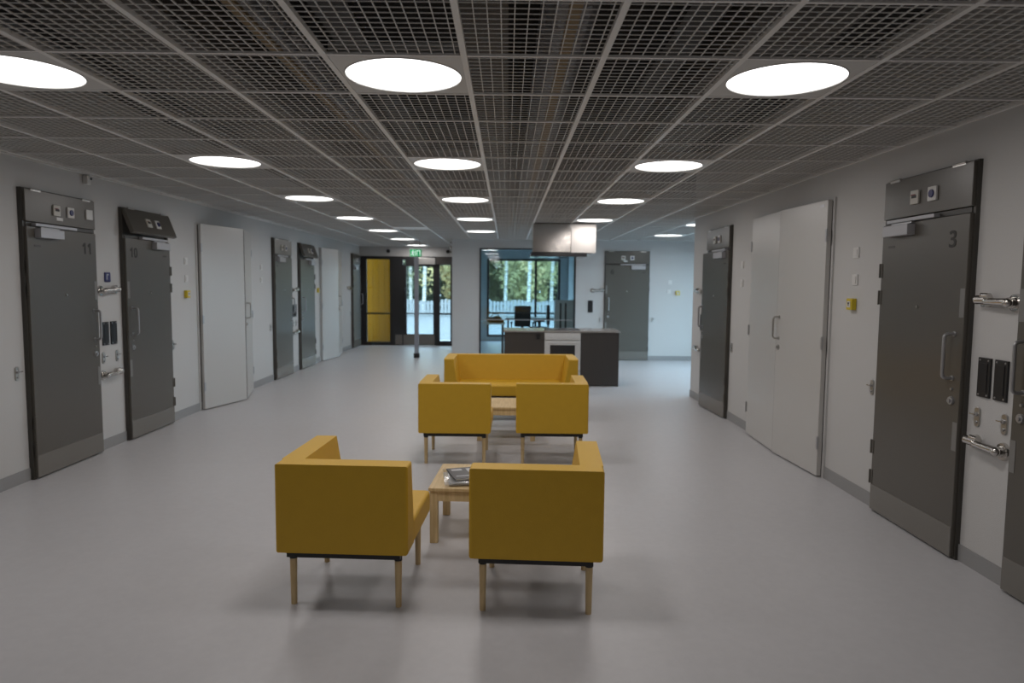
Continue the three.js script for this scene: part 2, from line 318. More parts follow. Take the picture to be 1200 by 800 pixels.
// white double doors, both leaves a little open
function doubleDoor(wall, u0, u1, aLeft, aRight, label, handleLeaf) {
  const w = Math.abs(u1 - u0), d = onWall('door_' + ++doorCount, wall, (u0 + u1) / 2, 0, label, 'door', null, 'structure');
  mesh('frame', [bx(-w / 2 - 0.03, -w / 2, 0, 2.36, 0, 0.016), bx(w / 2, w / 2 + 0.03, 0, 2.36, 0, 0.016), bx(-w / 2, w / 2, 2.335, 2.36, 0, 0.016)], M.wall, d);
  mesh('opening', bx(-w / 2, w / 2, 0.004, 2.335, 0.001, 0.006), M.cupboardEdge, d);
  const lw = w / 2 - 0.004;
  for (const s of [-1, 1]) {
    const leaf = mesh('leaf', bx(s < 0 ? 0 : -lw, s < 0 ? lw : 0, 0.012, 2.345, -0.04, 0, 0.003), M.cupboard, d);
    leaf.position.set(s * w / 2, 0, 0.06); leaf.rotation.y = s * (s < 0 ? aLeft : aRight);
    mesh('edge_strip', bx(s < 0 ? lw - 0.001 : -lw - 0.002, s < 0 ? lw + 0.002 : -lw + 0.001, 0.014, 2.343, -0.039, -0.001), M.cupboardEdge, leaf);
    for (const y of [0.3, 1.15, 2.05]) mesh('hinge', [cyl(0.009, 0.009, 0.11, s * 0.006, y, 0.004, 'y', 12), bx(s < 0 ? 0 : -0.022, s < 0 ? 0.022 : 0, y - 0.05, y + 0.05, 0, 0.003)], M.handle, leaf);
    if (s === handleLeaf) {
      mesh('pull_handle', pullHandle(-s * (lw - 0.06), 1.13, 1.335, 0, 0.06, 0.009), M.steel, leaf);
      mesh('lock_cylinder', [cyl(0.026, 0.024, 0.01, -s * (lw - 0.06), 1.045, 0.005, 'z'), cyl(0.014, 0.012, 0.02, -s * (lw - 0.06), 1.045, 0.012, 'z')], M.steel, leaf);
    }
    if (wall === 'R' && s > 0) mesh('print_line', bx(-0.13, -0.05, 2.29, 2.312, 0, 0.0012), M.handle, leaf);
  }
  return d;
}
doubleDoor('L', 8.77, 10.47, 0.27, 0.25, 'white cupboard double doors standing ajar next to door ten', 1);
doubleDoor('L', 14.45, 16.17, 0.15, 0.145, 'white cupboard double doors ajar near the glazed entrance', 1);
doubleDoor('R', 5.83, 7.6, 0.045, 0.055, 'white cupboard double doors facing the hall beside door three', 1);

// ---------------------------------------------------------------- fittings on the walls
function bolt(wall, u, y, dir, label, group) {                  // polished lever bolt
  const t = onWall('door_bolt', wall, u, y, label, 'bolt', group), x = (k) => dir * k;
  mesh('rosette', [cyl(0.05, 0.046, 0.016, x(0.115), 0, 0.008, 'z', 28), cyl(0.03, 0.026, 0.03, x(0.115), 0, 0.028, 'z', 24)], M.chrome, t);
  const arm = new THREE.CylinderGeometry(0.02, 0.025, 0.17, 18).rotateZ(-dir * Math.PI / 2 * -1).translate(x(0.035), 0.004, 0.048);
  mesh('lever', [arm, new THREE.SphereGeometry(0.028, 16, 12).translate(x(0.115), 0, 0.047), new THREE.SphereGeometry(0.022, 14, 10).translate(x(-0.05), 0.006, 0.048)], M.chrome, t);
  mesh('catch', [cyl(0.04, 0.036, 0.03, x(-0.105), 0.008, 0.015, 'z', 24), cyl(0.026, 0.026, 0.08, x(-0.1), 0.012, 0.04, 'x', 20), cyl(0.016, 0.016, 0.06, x(-0.06), 0.036, 0.05, 'x', 14)], M.chrome, t);
  return t;
}
function reader(wall, u, label, group, h = 0.225) {
  const t = onWall('card_reader', wall, u, 1.005, label, 'card reader', group);
  mesh('plate', bx(-0.052, 0.052, 0, h, 0, 0.012, 0.003), M.black, t);
  mesh('window', bx(-0.03, 0.03, 0.03, h - 0.03, 0.012, 0.015, 0.001), M.screen, t);
  for (const x of [-0.034, 0.034]) for (const y of [0.014, h - 0.014]) mesh('screw', cyl(0.006, 0.005, 0.003, x, y, 0.0135, 'z', 10), M.handle, t);
}
function keyLock(wall, u, dir, label, group) {
  const t = onWall('key_lock', wall, u, 0.885, label, 'key lock', group);
  const s = new THREE.Shape(); s.absarc(0, 0.035, 0.02, 0, Math.PI); s.absarc(0, -0.035, 0.02, Math.PI, Math.PI * 2);
  mesh('plate', new THREE.ExtrudeGeometry(s, { depth: 0.008, bevelEnabled: true, bevelSize: 0.002, bevelThickness: 0.002, bevelSegments: 2, curveSegments: 12 }), M.steel, t);
  mesh('cylinder', cyl(0.013, 0.012, 0.014, 0, 0.015, 0.014, 'z', 18), M.handle, t); mesh('screw', cyl(0.009, 0.009, 0.01, 0, -0.03, 0.012, 'z', 14), M.handle, t);
  mesh('thumb_turn', [bx(Math.min(0, dir * 0.04), Math.max(0, dir * 0.04), 0.011, 0.018, 0.02, 0.028, 0.002)], M.chrome, t);
}
function rocker(wall, u, y, label, group) {
  const t = onWall('light_switch', wall, u, y, label, 'switch', group);
  mesh('plate', bx(-0.042, 0.042, -0.042, 0.042, 0, 0.01, 0.003), M.white, t);
  mesh('rocker', bx(-0.026, 0.026, -0.026, 0.026, 0.01, 0.015, 0.002), M.white, t);
}
function alarm(wall, u, label, y = 1.475) {
  const t = onWall('alarm_button', wall, u, y, label, 'alarm button');
  mesh('box', bx(-0.045, 0.045, -0.045, 0.045, 0, 0.04, 0.006), M.yellow, t);
  mesh('cover', bx(-0.024, 0.024, -0.024, 0.024, 0.04, 0.044, 0.002), M.white, t);
  mesh('marking', [bx(-0.012, 0.012, 0.004, 0.014, 0.044, 0.0455), bx(-0.004, 0.004, -0.014, 0.004, 0.044, 0.0455)], M.dark, t);
}
// wall strip between doors eleven and ten
bolt('L', 6.79, 1.53, -1, 'upper polished lever bolt between doors eleven and ten');
bolt('L', 6.79, 0.72, -1, 'lower polished lever bolt between doors eleven and ten');
reader('L', 6.735, 'black card reader plate between doors eleven and ten, next to door eleven');
reader('L', 6.875, 'black card reader plate between doors eleven and ten, next to door ten');
keyLock('L', 6.69, 1, 'small key lock under the card readers, next to door eleven');
keyLock('L', 6.92, 1, 'small key lock under the card readers, next to door ten');
{
  const t = onWall('wall_sign', 'L', 6.8, 1.66, 'small dark blue square sign above the bolt between doors eleven and ten', 'sign');
  mesh('plate', bx(-0.047, 0.047, -0.047, 0.047, 0, 0.014, 0.008), M.navy, t);
  mesh('mark', [bx(-0.025, -0.012, -0.026, 0.03, 0.014, 0.0152), bx(-0.012, 0.012, 0.018, 0.03, 0.014, 0.0152)], M.closer, t);
}
keyLock('L', 5.5, 1, 'small key lock on the wall on the hinge side of door eleven');
keyLock('L', 8.09, 1, 'small key lock on the wall on the hinge side of door ten');
rocker('L', 8.47, 1.87, 'upper white switch plate above the yellow button by door ten');
rocker('L', 8.47, 1.66, 'lower white switch plate above the yellow button by door ten');
alarm('L', 8.45, 'yellow alarm button box on the wall next to door ten');
// strip between the two farther doors
bolt('L', 12.72, 1.49, -1, 'upper lever bolt between the two far grey doors on the wall of door eleven');
bolt('L', 12.72, 0.72, -1, 'lower lever bolt between the two far grey doors on the wall of door eleven');
reader('L', 12.66, 'black card reader between the two far grey doors, next to the shut top panel');
reader('L', 12.79, 'black card reader between the two far grey doors, next to the open top panel');
keyLock('L', 12.64, 1, 'key lock between the two far grey doors, next to the shut top panel');
keyLock('L', 12.82, 1, 'key lock between the two far grey doors, next to the open top panel');
keyLock('L', 11.42, 1, 'key lock on the wall just before the far grey door with shut top panel');
keyLock('L', 14.02, 1, 'key lock on the wall just past the far grey door with open top panel');
rocker('L', 11.05, 1.86, 'upper white switch plate past the white cupboard doors next to door ten');
rocker('L', 11.05, 1.66, 'lower white switch plate past the white cupboard doors next to door ten');
alarm('L', 14.3, 'yellow alarm button box between far grey door and far white double doors');
keyLock('L', 17.26, 1, 'key lock beside the shiny grey door in the glazed entrance corner');
bolt('L', 17.1, 1.5, 1, 'lever bolt beside the shiny grey door in the glazed entrance corner');
// strip between door three and the door beside it
bolt('R', 3.81, 1.545, 1, 'upper polished lever bolt on the wall strip next to door three');
bolt('R', 3.83, 0.735, 1, 'lower polished lever bolt on the wall strip next to door three');
reader('R', 3.9, 'black card reader plate on the wall strip, next to door three');
reader('R', 3.765, 'black card reader plate beside another, away from door three');
keyLock('R', 3.94, -1, 'small key lock under the card readers, next to door three');
keyLock('R', 3.72, -1, 'small key lock under the card readers, away from door three');
keyLock('R', 5.1, -1, 'small key lock on the wall on the hinge side of door three');
rocker('R', 5.43, 1.89, 'upper white switch plate above the yellow button by door three');
rocker('R', 5.43, 1.68, 'lower white switch plate above the yellow button by door three');
alarm('R', 5.44, 'yellow alarm button box on the wall next to door three', 1.49);
rocker('R', 8.05, 1.87, 'upper white switch plate between white cupboard doors and ajar grey door');
rocker('R', 8.05, 1.66, 'lower white switch plate between white cupboard doors and ajar grey door');
keyLock('R', 8.34, -1, 'key lock on the wall on the hinge side of the ajar grey door');
bolt('R', 9.75, 1.545, 1, 'upper lever bolt on the wall past the ajar grey door');
bolt('R', 9.75, 0.735, 1, 'lower lever bolt on the wall past the ajar grey door');
reader('R', 9.68, 'black card reader on the wall past the ajar grey door');
// around door six
bolt('B', 1.96, 1.51, -1, 'lever bolt on the wall beside door six');
{
  const t = onWall('intercom', 'B', 1.803, 1.165, 'black wall panel above the island countertop beside door six', 'intercom');
  mesh('plate', bx(-0.055, 0.055, -0.13, 0.13, 0, 0.015, 0.003), M.black, t); mesh('screen', bx(-0.035, 0.035, 0, 0.1, 0.015, 0.017), M.screen, t);
}
keyLock('B', 2.02, 1, 'small key lock on the wall on the handle side of door six');
keyLock('B', 3.16, 1, 'small key lock on the wall on the hinge side of door six');
alarm('B', 3.69, 'yellow alarm button box on the wall next to door six', 1.47);
rocker('B', 3.52, 1.7, 'upper pale switch plate by the yellow button near door six');
rocker('B', 3.5, 1.5, 'lower pale switch plate by the yellow button near door six');
// smoke detector bracket under the ceiling near door eleven
{
  const t = onWall('wall_sensor', 'L', 6.5, 2.545, 'small white sensor high on the wall between doors eleven and ten', 'sensor');
  mesh('body', bx(-0.03, 0.03, -0.045, 0.04, 0, 0.05, 0.01), M.white, t); mesh('lens', new THREE.SphereGeometry(0.012, 12, 8).translate(0.02, 0.01, 0.05), M.dark, t);
}

// ---------------------------------------------------------------- furniture
function profile(pts, depth, bevel = 0.014) {
  const s = new THREE.Shape(pts.map((p) => new THREE.Vector2(...p)));
  return new THREE.ExtrudeGeometry(s, { depth: depth - 2 * bevel, bevelEnabled: true, bevelSize: bevel, bevelThickness: bevel, bevelOffset: -bevel, bevelSegments: 4 }).translate(0, 0, bevel - depth / 2);
}
function lounge(name, label, category, width, arms, X, Zback, yaw, group) {
  const t = thing(name, label, category, [X, 0, -Zback], -yaw, group), h = width / 2, y0 = 0.292, y1 = 0.737, D = 0.665;
  mesh('backrest', profile([[0, y0], [0.175, y0], [0.165, 0.43], [0.115, y1], [0, y1]], width).rotateY(Math.PI / 2), M.leather, t);
  for (const s of arms) {
    const len = D - 0.1, a = profile([[s * h, y0], [s * h, y1], [s * (h - 0.115), y1], [s * (h - 0.165), 0.43], [s * (h - 0.17), y0]].slice(), len).translate(0, 0, -(0.1 + len / 2));
    mesh('arm', a, M.leather, t);
  }
  const xl = arms.includes(-1) ? -h + 0.15 : -h, xr = arms.includes(1) ? h - 0.15 : h;
  mesh('seat', bx(xl, xr, y0, 0.425, -D - 0.005, -0.15, 0.022), M.leather, t);
  const e = 0.045, f0 = -0.075, f1 = -D + 0.055;
  mesh('under_frame', [bx(-h + e, h - e, 0.258, 0.293, f0 + 0.018, f0 + 0.045), bx(-h + e, h - e, 0.268, 0.293, f1 - 0.015, f1 + 0.015), bx(-h + e, -h + e + 0.03, 0.268, 0.293, f1, f0), bx(h - e - 0.03, h - e, 0.268, 0.293, f1, f0), bx(-h + 0.05, h - 0.05, 0.284, 0.294, f1, f0)], M.black, t);
  for (const x of [-h + e + 0.018, h - e - 0.018]) for (const z of [f0, f1]) {
    const leg = mesh('leg', cyl(0.015, 0.0185, 0.245, x, 0.1225, z, 'y', 18), M.wood, t);
    mesh('leg_cap', cyl(0.0195, 0.0195, 0.03, x, 0.255, z, 'y', 18), M.black, leg);
  }
  return t;
}
lounge('armchair', 'yellow chair at the magazine table with its arm towards door eleven', 'armchair', 0.66, [-1], -0.806, 3.335, 0.055);
lounge('armchair', 'yellow chair at the magazine table with its arm towards door three', 'armchair', 0.652, [1], 0.147, 3.27, 0.065);
lounge('armchair', 'yellow chair facing the sofa with its arm towards door eleven', 'armchair', 0.65, [-1], -0.463, 6.14, 0.015);
lounge('armchair', 'yellow chair facing the sofa with its arm on the kitchen hood side', 'armchair', 0.65, [1], 0.412, 6.16, 0.02);
lounge('sofa', 'yellow two-armed sofa in front of the kitchen island', 'sofa', 1.6, [-1, 1], 0.055, 8.9, Math.PI);

function lowTable(label, X, Z, w, d, yaw, H) {
  const t = thing('low_table', label, 'table', [X, 0, -Z], -yaw);
  mesh('table_top', bx(-w / 2, w / 2, H - 0.022, H, -d / 2, d / 2, 0.004), M.wood, t);
  const a = 0.012;
  mesh('apron', [bx(-w / 2 + a, w / 2 - a, H - 0.085, H - 0.022, d / 2 - a - 0.02, d / 2 - a), bx(-w / 2 + a, w / 2 - a, H - 0.085, H - 0.022, -d / 2 + a, -d / 2 + a + 0.02), bx(-w / 2 + a, -w / 2 + a + 0.02, H - 0.085, H - 0.022, -d / 2 + a, d / 2 - a), bx(w / 2 - a - 0.02, w / 2 - a, H - 0.085, H - 0.022, -d / 2 + a, d / 2 - a)], M.wood, t);
  for (const x of [-1, 1]) for (const z of [-1, 1]) mesh('leg', bx(Math.min(x * (w / 2 - 0.008), x * (w / 2 - 0.058)), Math.max(x * (w / 2 - 0.008), x * (w / 2 - 0.058)), 0, H - 0.022, Math.min(z * (d / 2 - 0.008), z * (d / 2 - 0.058)), Math.max(z * (d / 2 - 0.008), z * (d / 2 - 0.058)), 0.004), M.wood, t);
  return t;
}
lowTable('low birch table holding magazines between the two nearest armchairs', -0.155, 4.53, 0.62, 0.6, 0.06, 0.355);
lowTable('low birch table in front of the yellow sofa', 0.0, 7.43, 0.62, 0.62, 0, 0.355);
// magazines in clear wrap on the nearer table
{
  const mag = thing('magazine', 'dark covered magazine on top of the wrapped papers', 'magazine', [-0.26, 0.385, -4.47], 0.3);
  mesh('pages', bx(-0.1, 0.1, 0, 0.008, -0.13, 0.13, 0.002), M.white, mag);
  mesh('cover', [bx(-0.101, 0.101, 0.008, 0.0092, -0.131, 0.131), bx(-0.103, -0.1, 0, 0.0092, -0.131, 0.131)], M.black, mag);
  mesh('cover_print', [bx(-0.08, -0.01, 0.0092, 0.0098, -0.1, -0.06), bx(-0.08, 0.08, 0.0092, 0.0098, 0.06, 0.075), bx(0.02, 0.08, 0.0092, 0.0098, -0.1, 0.02)], M.closer, mag);
  const p = thing('newspaper_bundle', 'folded newspapers in clear plastic wrap on the low table', 'newspaper', [-0.25, 0.357, -4.46], 0.12);
  const sheet = (w, d, y, a) => {
    const g = new THREE.BoxGeometry(w, 0.006, d, 14, 1, 18), q = g.attributes.position;
    for (let i = 0; i < q.count; i++) q.setY(i, q.getY(i) + a * (Math.sin(q.getX(i) * 31 + q.getZ(i) * 17) + Math.sin(q.getX(i) * 13 - q.getZ(i) * 29 + 1)));
    g.computeVertexNormals(); return g.translate(0, y, 0);
  };
  mesh('newspaper', [sheet(0.25, 0.33, 0.006, 0.0008), sheet(0.24, 0.32, 0.014, 0.0012)], std([0.55, 0.54, 0.52], 0.7, { map: noiseTex(128, 14, { oct: 3, lo: 0.55, hi: 1, repeat: 6, s: 17 }) }), p);
  mesh('plastic_wrap', [sheet(0.31, 0.38, 0.022, 0.0035)].map((g) => { g.scale(1, 0.9, 1); return g; }), new THREE.MeshPhysicalMaterial({ color: lin(0.92, 0.93, 0.94), roughness: 0.12, transmission: 0.85, thickness: 0 }), p).userData.label = 'crumpled clear plastic wrap';
}

// ---------------------------------------------------------------- kitchen island, oven, hood
{
  const t = thing('kitchen_island', 'dark brown kitchen island with grey worktop behind the sofa', 'kitchen island', [0.88, 0, -11.1]);
  mesh('carcass', [bx(-0.9, -0.28, 0.06, 0.865, -0.7, -0.02), bx(0.305, 0.9, 0.02, 0.865, -0.7, -0.02), bx(-0.28, 0.305, 0.06, 0.865, -0.7, -0.6), bx(-0.28, 0.305, 0.06, 0.24, -0.6, -0.02)], M.island, t);
  mesh('front_panel', bx(-0.918, -0.284, 0.09, 0.862, -0.02, 0, 0.002), M.island, t);
  mesh('front_panel', bx(0.308, 0.912, 0.012, 0.862, -0.02, 0, 0.002), M.island, t);
  mesh('side_panel', bx(0.9, 0.918, 0, 0.865, -0.72, -0.001, 0.002), M.island, t);
  mesh('side_panel', bx(-0.92, -0.901, 0, 0.865, -0.72, -0.021, 0.002), M.island, t);
  mesh('plinth', bx(-0.9, 0.3, 0, 0.06, -0.65, -0.07), M.dark, t);
  mesh('worktop', bx(-0.935, 0.935, 0.865, 0.893, -0.74, 0.012, 0.004), M.counter, t);
  mesh('knob', [cyl(0.03, 0.034, 0.04, -0.38, 0.81, 0.02, 'z', 20), bx(-0.405, -0.355, 0.835, 0.848, 0, 0.05, 0.003), bx(-0.408, -0.352, 0.76, 0.84, 0, 0.02, 0.006)], M.black, t).userData.label = 'black plastic latch';
  const hob = thing('cooktop', 'flat black glass cooktop set on the island worktop', 'cooktop', [0.9, 0.893, -11.45]);
  mesh('glass_plate', bx(-0.29, 0.29, 0, 0.006, -0.255, 0.255, 0.002), M.screen, hob);
  for (const [x, z, r] of [[-0.14, -0.12, 0.09], [0.14, -0.12, 0.075], [-0.14, 0.12, 0.075], [0.14, 0.12, 0.09]]) mesh('heating_ring', new THREE.TorusGeometry(r, 0.0015, 4, 40).rotateX(Math.PI / 2).translate(x, 0.006, z), M.handle, hob);
  const o = thing('oven', 'white built-in oven with dark glass door in the island', 'oven', [0.8925, 0, -11.1]);
  mesh('body', bx(-0.282, 0.282, 0.25, 0.855, -0.58, -0.012), M.ovenWhite, o);
  mesh('control_panel', bx(-0.288, 0.288, 0.745, 0.858, -0.012, 0.012, 0.004), M.ovenWhite, o);
  for (const x of [-0.17, -0.06, 0.06, 0.17]) mesh('control_knob', cyl(0.017, 0.015, 0.018, x, 0.805, 0.02, 'z', 18), M.ovenWhite, o);
  const door = mesh('oven_door', [bx(-0.288, -0.2, 0.255, 0.735, -0.012, 0.014), bx(0.2, 0.288, 0.255, 0.735, -0.012, 0.014), bx(-0.2, 0.2, 0.665, 0.735, -0.012, 0.014), bx(-0.2, 0.2, 0.255, 0.33, -0.012, 0.014)], M.ovenWhite, o);
  mesh('door_glass', bx(-0.2, 0.2, 0.33, 0.665, -0.01, 0.008), M.ovenGlass, door);
  mesh('door_handle', [cyl(0.009, 0.009, 0.44, 0, 0.705, 0.045, 'x', 14), bx(-0.2, -0.185, 0.698, 0.712, 0.014, 0.045), bx(0.185, 0.2, 0.698, 0.712, 0.014, 0.045)], M.ovenWhite, door);
  mesh('drawer_front', bx(-0.288, 0.288, 0.085, 0.245, -0.012, 0.012, 0.003), M.ovenWhite, o);
  const hd = thing('range_hood', 'brushed steel box hood hanging over the kitchen island', 'range hood', [0.9, 2.1, -11.1]);
  mesh('front_panel', bx(-0.5, 0.1, 0.04, 0.49, -0.02, 0, 0.003), M.hood, hd);
  mesh('front_panel', bx(0.104, 0.5, 0.03, 0.49, -0.02, 0.006, 0.003), M.hoodMatt, hd).userData.label = 'paler matt steel sheet';
  mesh('shell', [bx(-0.5, -0.48, 0.04, 0.489, -0.62, -0.02), bx(0.48, 0.5, 0.04, 0.489, -0.62, -0.02), bx(-0.48, 0.48, 0.04, 0.489, -0.62, -0.6), bx(-0.48, 0.48, 0.05, 0.08, -0.6, -0.02)], M.hood, hd);
  mesh('glass_skirt', bx(-0.53, 0.36, -0.03, 0.036, -0.66, 0.012, 0.004), M.ovenGlass, hd);
}

// ---------------------------------------------------------------- glazed entrance
{
  const w = thing('window_1', 'dark framed glazed entrance with door and side panes at the end of the passage', 'glazed entrance', [0, 0, -ZG], 0, null, 'structure');
  const F = (x0, x1, y0, y1, d0 = -0.05, d1 = 0.05) => bx(x0, x1, y0, y1, d0, d1);
  mesh('frame', [F(-3.88, -3.69, 0, 2.335), F(-3.69, -1.19, 2.255, 2.335), F(-3.69, -3.08, 0, 0.09), F(-1.49, -1.19, 0, 2.255), F(-1.775, -1.49, 0, 0.12), F(-1.775, -1.49, 2.12, 2.255), F(-1.9, -1.775, 0, 2.255), F(-2.66, -1.9, 2.12, 2.255)], M.mullion, w);
  mesh('dark_panel', F(-3.08, -2.74, 0, 2.255), M.mullion, w);
  mesh('rail', F(-3.69, -3.08, 0.815, 0.86, -0.03, 0.03), M.mullion, w);
  mesh('rail', F(-1.775, -1.49, 0.815, 0.86, -0.03, 0.03), M.mullion, w);
  mesh('pane', F(-3.69, -3.08, 0.09, 2.255, -0.005, 0.005), M.glass, w);
  mesh('pane', F(-1.775, -1.49, 0.12, 2.12, -0.005, 0.005), M.glass, w);
  mesh('kick_plate', F(-2.94, -2.76, 0.02, 0.285, 0.05, 0.056), M.kick, w);
  const d = mesh('entrance_door', [F(-2.74, -2.645, 0.01, 2.12), F(-1.94, -1.9, 0.01, 2.12), F(-2.645, -1.94, 0.01, 0.3), F(-2.645, -1.94, 2.08, 2.12), F(-2.645, -1.94, 0.825, 0.86, -0.02, 0.02)], M.mullion, w);
  mesh('door_pane', F(-2.645, -1.94, 0.3, 2.08, -0.006, 0.006), M.glass, d);
  mesh('door_kick_plate', F(-2.73, -1.905, 0.02, 0.285, 0.05, 0.056), M.kick, d);
  mesh('door_handle', pullHandle(-2.69, 1.0, 1.5, 0.05, 0.06, 0.012), M.black, d);
  mesh('door_operator', bx(-2.34, -1.88, 2.13, 2.3, 0.05, 0.16, 0.006), M.steel, w);
  mesh('operator_box', bx(-1.86, -1.3, 2.13, 2.33, 0.05, 0.14, 0.006), M.island, w);
  for (const x of [-3.12, -1.56]) {
    const s = thing('wall_speaker', x < -2 ? 'small black round sensor on the wall strip above the yellow pane' : 'small dark round sensor on the wall strip above the narrow side pane', 'sensor', [x, 2.47, -ZG]);
    mesh('body', [cyl(0.05, 0.045, 0.05, 0, 0, 0.025, 'z', 20)], M.black, s); mesh('lens', new THREE.SphereGeometry(0.025, 14, 8).translate(0, 0, 0.05), M.dark, s);
  }
  // ochre boarded porch wall outside
  const v = thing('porch_wall', 'ochre yellow boarded wall outside the entrance pane', 'wall', [-3.68, 0, -19.5]);
  for (let k = 0; k < 8; k++) mesh('board', bx(-0.72 + k * 0.165, -0.72 + k * 0.165 + 0.161, 0, 2.7, 0, 0.02 + 0.003 * (k % 2)), M.ochre, v);
  mesh('backing', bx(-0.72, 0.6, 0, 2.7, -0.1, 0), M.ochre, v);
}
// post with lit exit sign
{
  const p = thing('steel_post', 'slim grey steel post standing in front of the glazed entrance', 'post', [-1.985, 0, -15.3]);
  mesh('pole', bx(-0.045, 0.045, 0.02, 2.19, -0.045, 0.045, 0.008), std([0.3, 0.31, 0.34], 0.4, { metalness: 0.3 }), p);
  mesh('foot', [bx(-0.06, 0.06, 0, 0.1, -0.06, 0.06, 0.006)], M.black, p);
  mesh('top_plate', bx(-0.05, 0.05, 2.19, 2.2, -0.05, 0.05), M.handle, p);
  const c = document.createElement('canvas'); c.width = 256; c.height = 160; const x = c.getContext('2d');
  x.fillStyle = '#0c9a5b'; x.fillRect(0, 0, 256, 160); x.fillStyle = '#eafff4'; x.strokeStyle = '#eafff4'; x.lineCap = 'round'; x.lineWidth = 15;
  x.beginPath(); x.arc(74, 30, 12, 0, 7); x.fill();
  for (const l of [[70, 52, 58, 92], [58, 92, 84, 112], [84, 112, 76, 142], [58, 92, 44, 118], [44, 118, 20, 122], [70, 54, 96, 76], [68, 54, 42, 66]]) { x.beginPath(); x.moveTo(l[0], l[1]); x.lineTo(l[2], l[3]); x.stroke(); }
  x.fillRect(116, 24, 14, 118); x.fillRect(150, 24, 82, 118); x.fillStyle = '#0c9a5b'; x.fillRect(164, 38, 54, 104);
  const tex = new THREE.CanvasTexture(c); tex.colorSpace = THREE.SRGBColorSpace;
  const s = thing('exit_sign', 'green lit exit sign with running figure hung above the steel post', 'exit sign', [-2.0, 2.21, -15.3]);
  mesh('case', bx(-0.13, 0.13, 0, 0.165, -0.02, 0.02, 0.004), M.white, s);
  const face = new THREE.Mesh(new THREE.PlaneGeometry(0.25, 0.155).translate(0, 0.0825, 0.0212), new THREE.MeshStandardMaterial({ map: tex, roughness: 0.4, emissive: 0xffffff, emissiveMap: tex, emissiveIntensity: 0.55 }));
  face.name = 'sign_face'; face.castShadow = face.receiveShadow = true; s.add(face);
  mesh('hanger', [bx(-0.09, -0.08, 0.165, 0.38, -0.005, 0.005), bx(0.08, 0.09, 0.165, 0.38, -0.005, 0.005)], M.handle, s);
  const l = new THREE.RectAreaLight(new THREE.Color(0.3, 1, 0.6), 0.4, 0.24, 0.15); l.name = 'sign_light'; l.position.set(0, 0.0825, 0.03); l.rotation.y = Math.PI; s.add(l);
}
// small chrome hooks on the wall end by the passage
{
  const t = thing('wall_bracket', 'small bright fittings at the top of the white wall end by the passage', 'bracket', [-1.19, 2.4, -15.14]);
  mesh('plate', bx(-0.012, 0, -0.14, 0.14, -0.03, 0.03, 0.002), M.steel, t);
  for (const y of [-0.1, 0, 0.1]) mesh('stud', new THREE.SphereGeometry(0.03, 14, 10).translate(-0.03, y, 0), M.chrome, t);
}

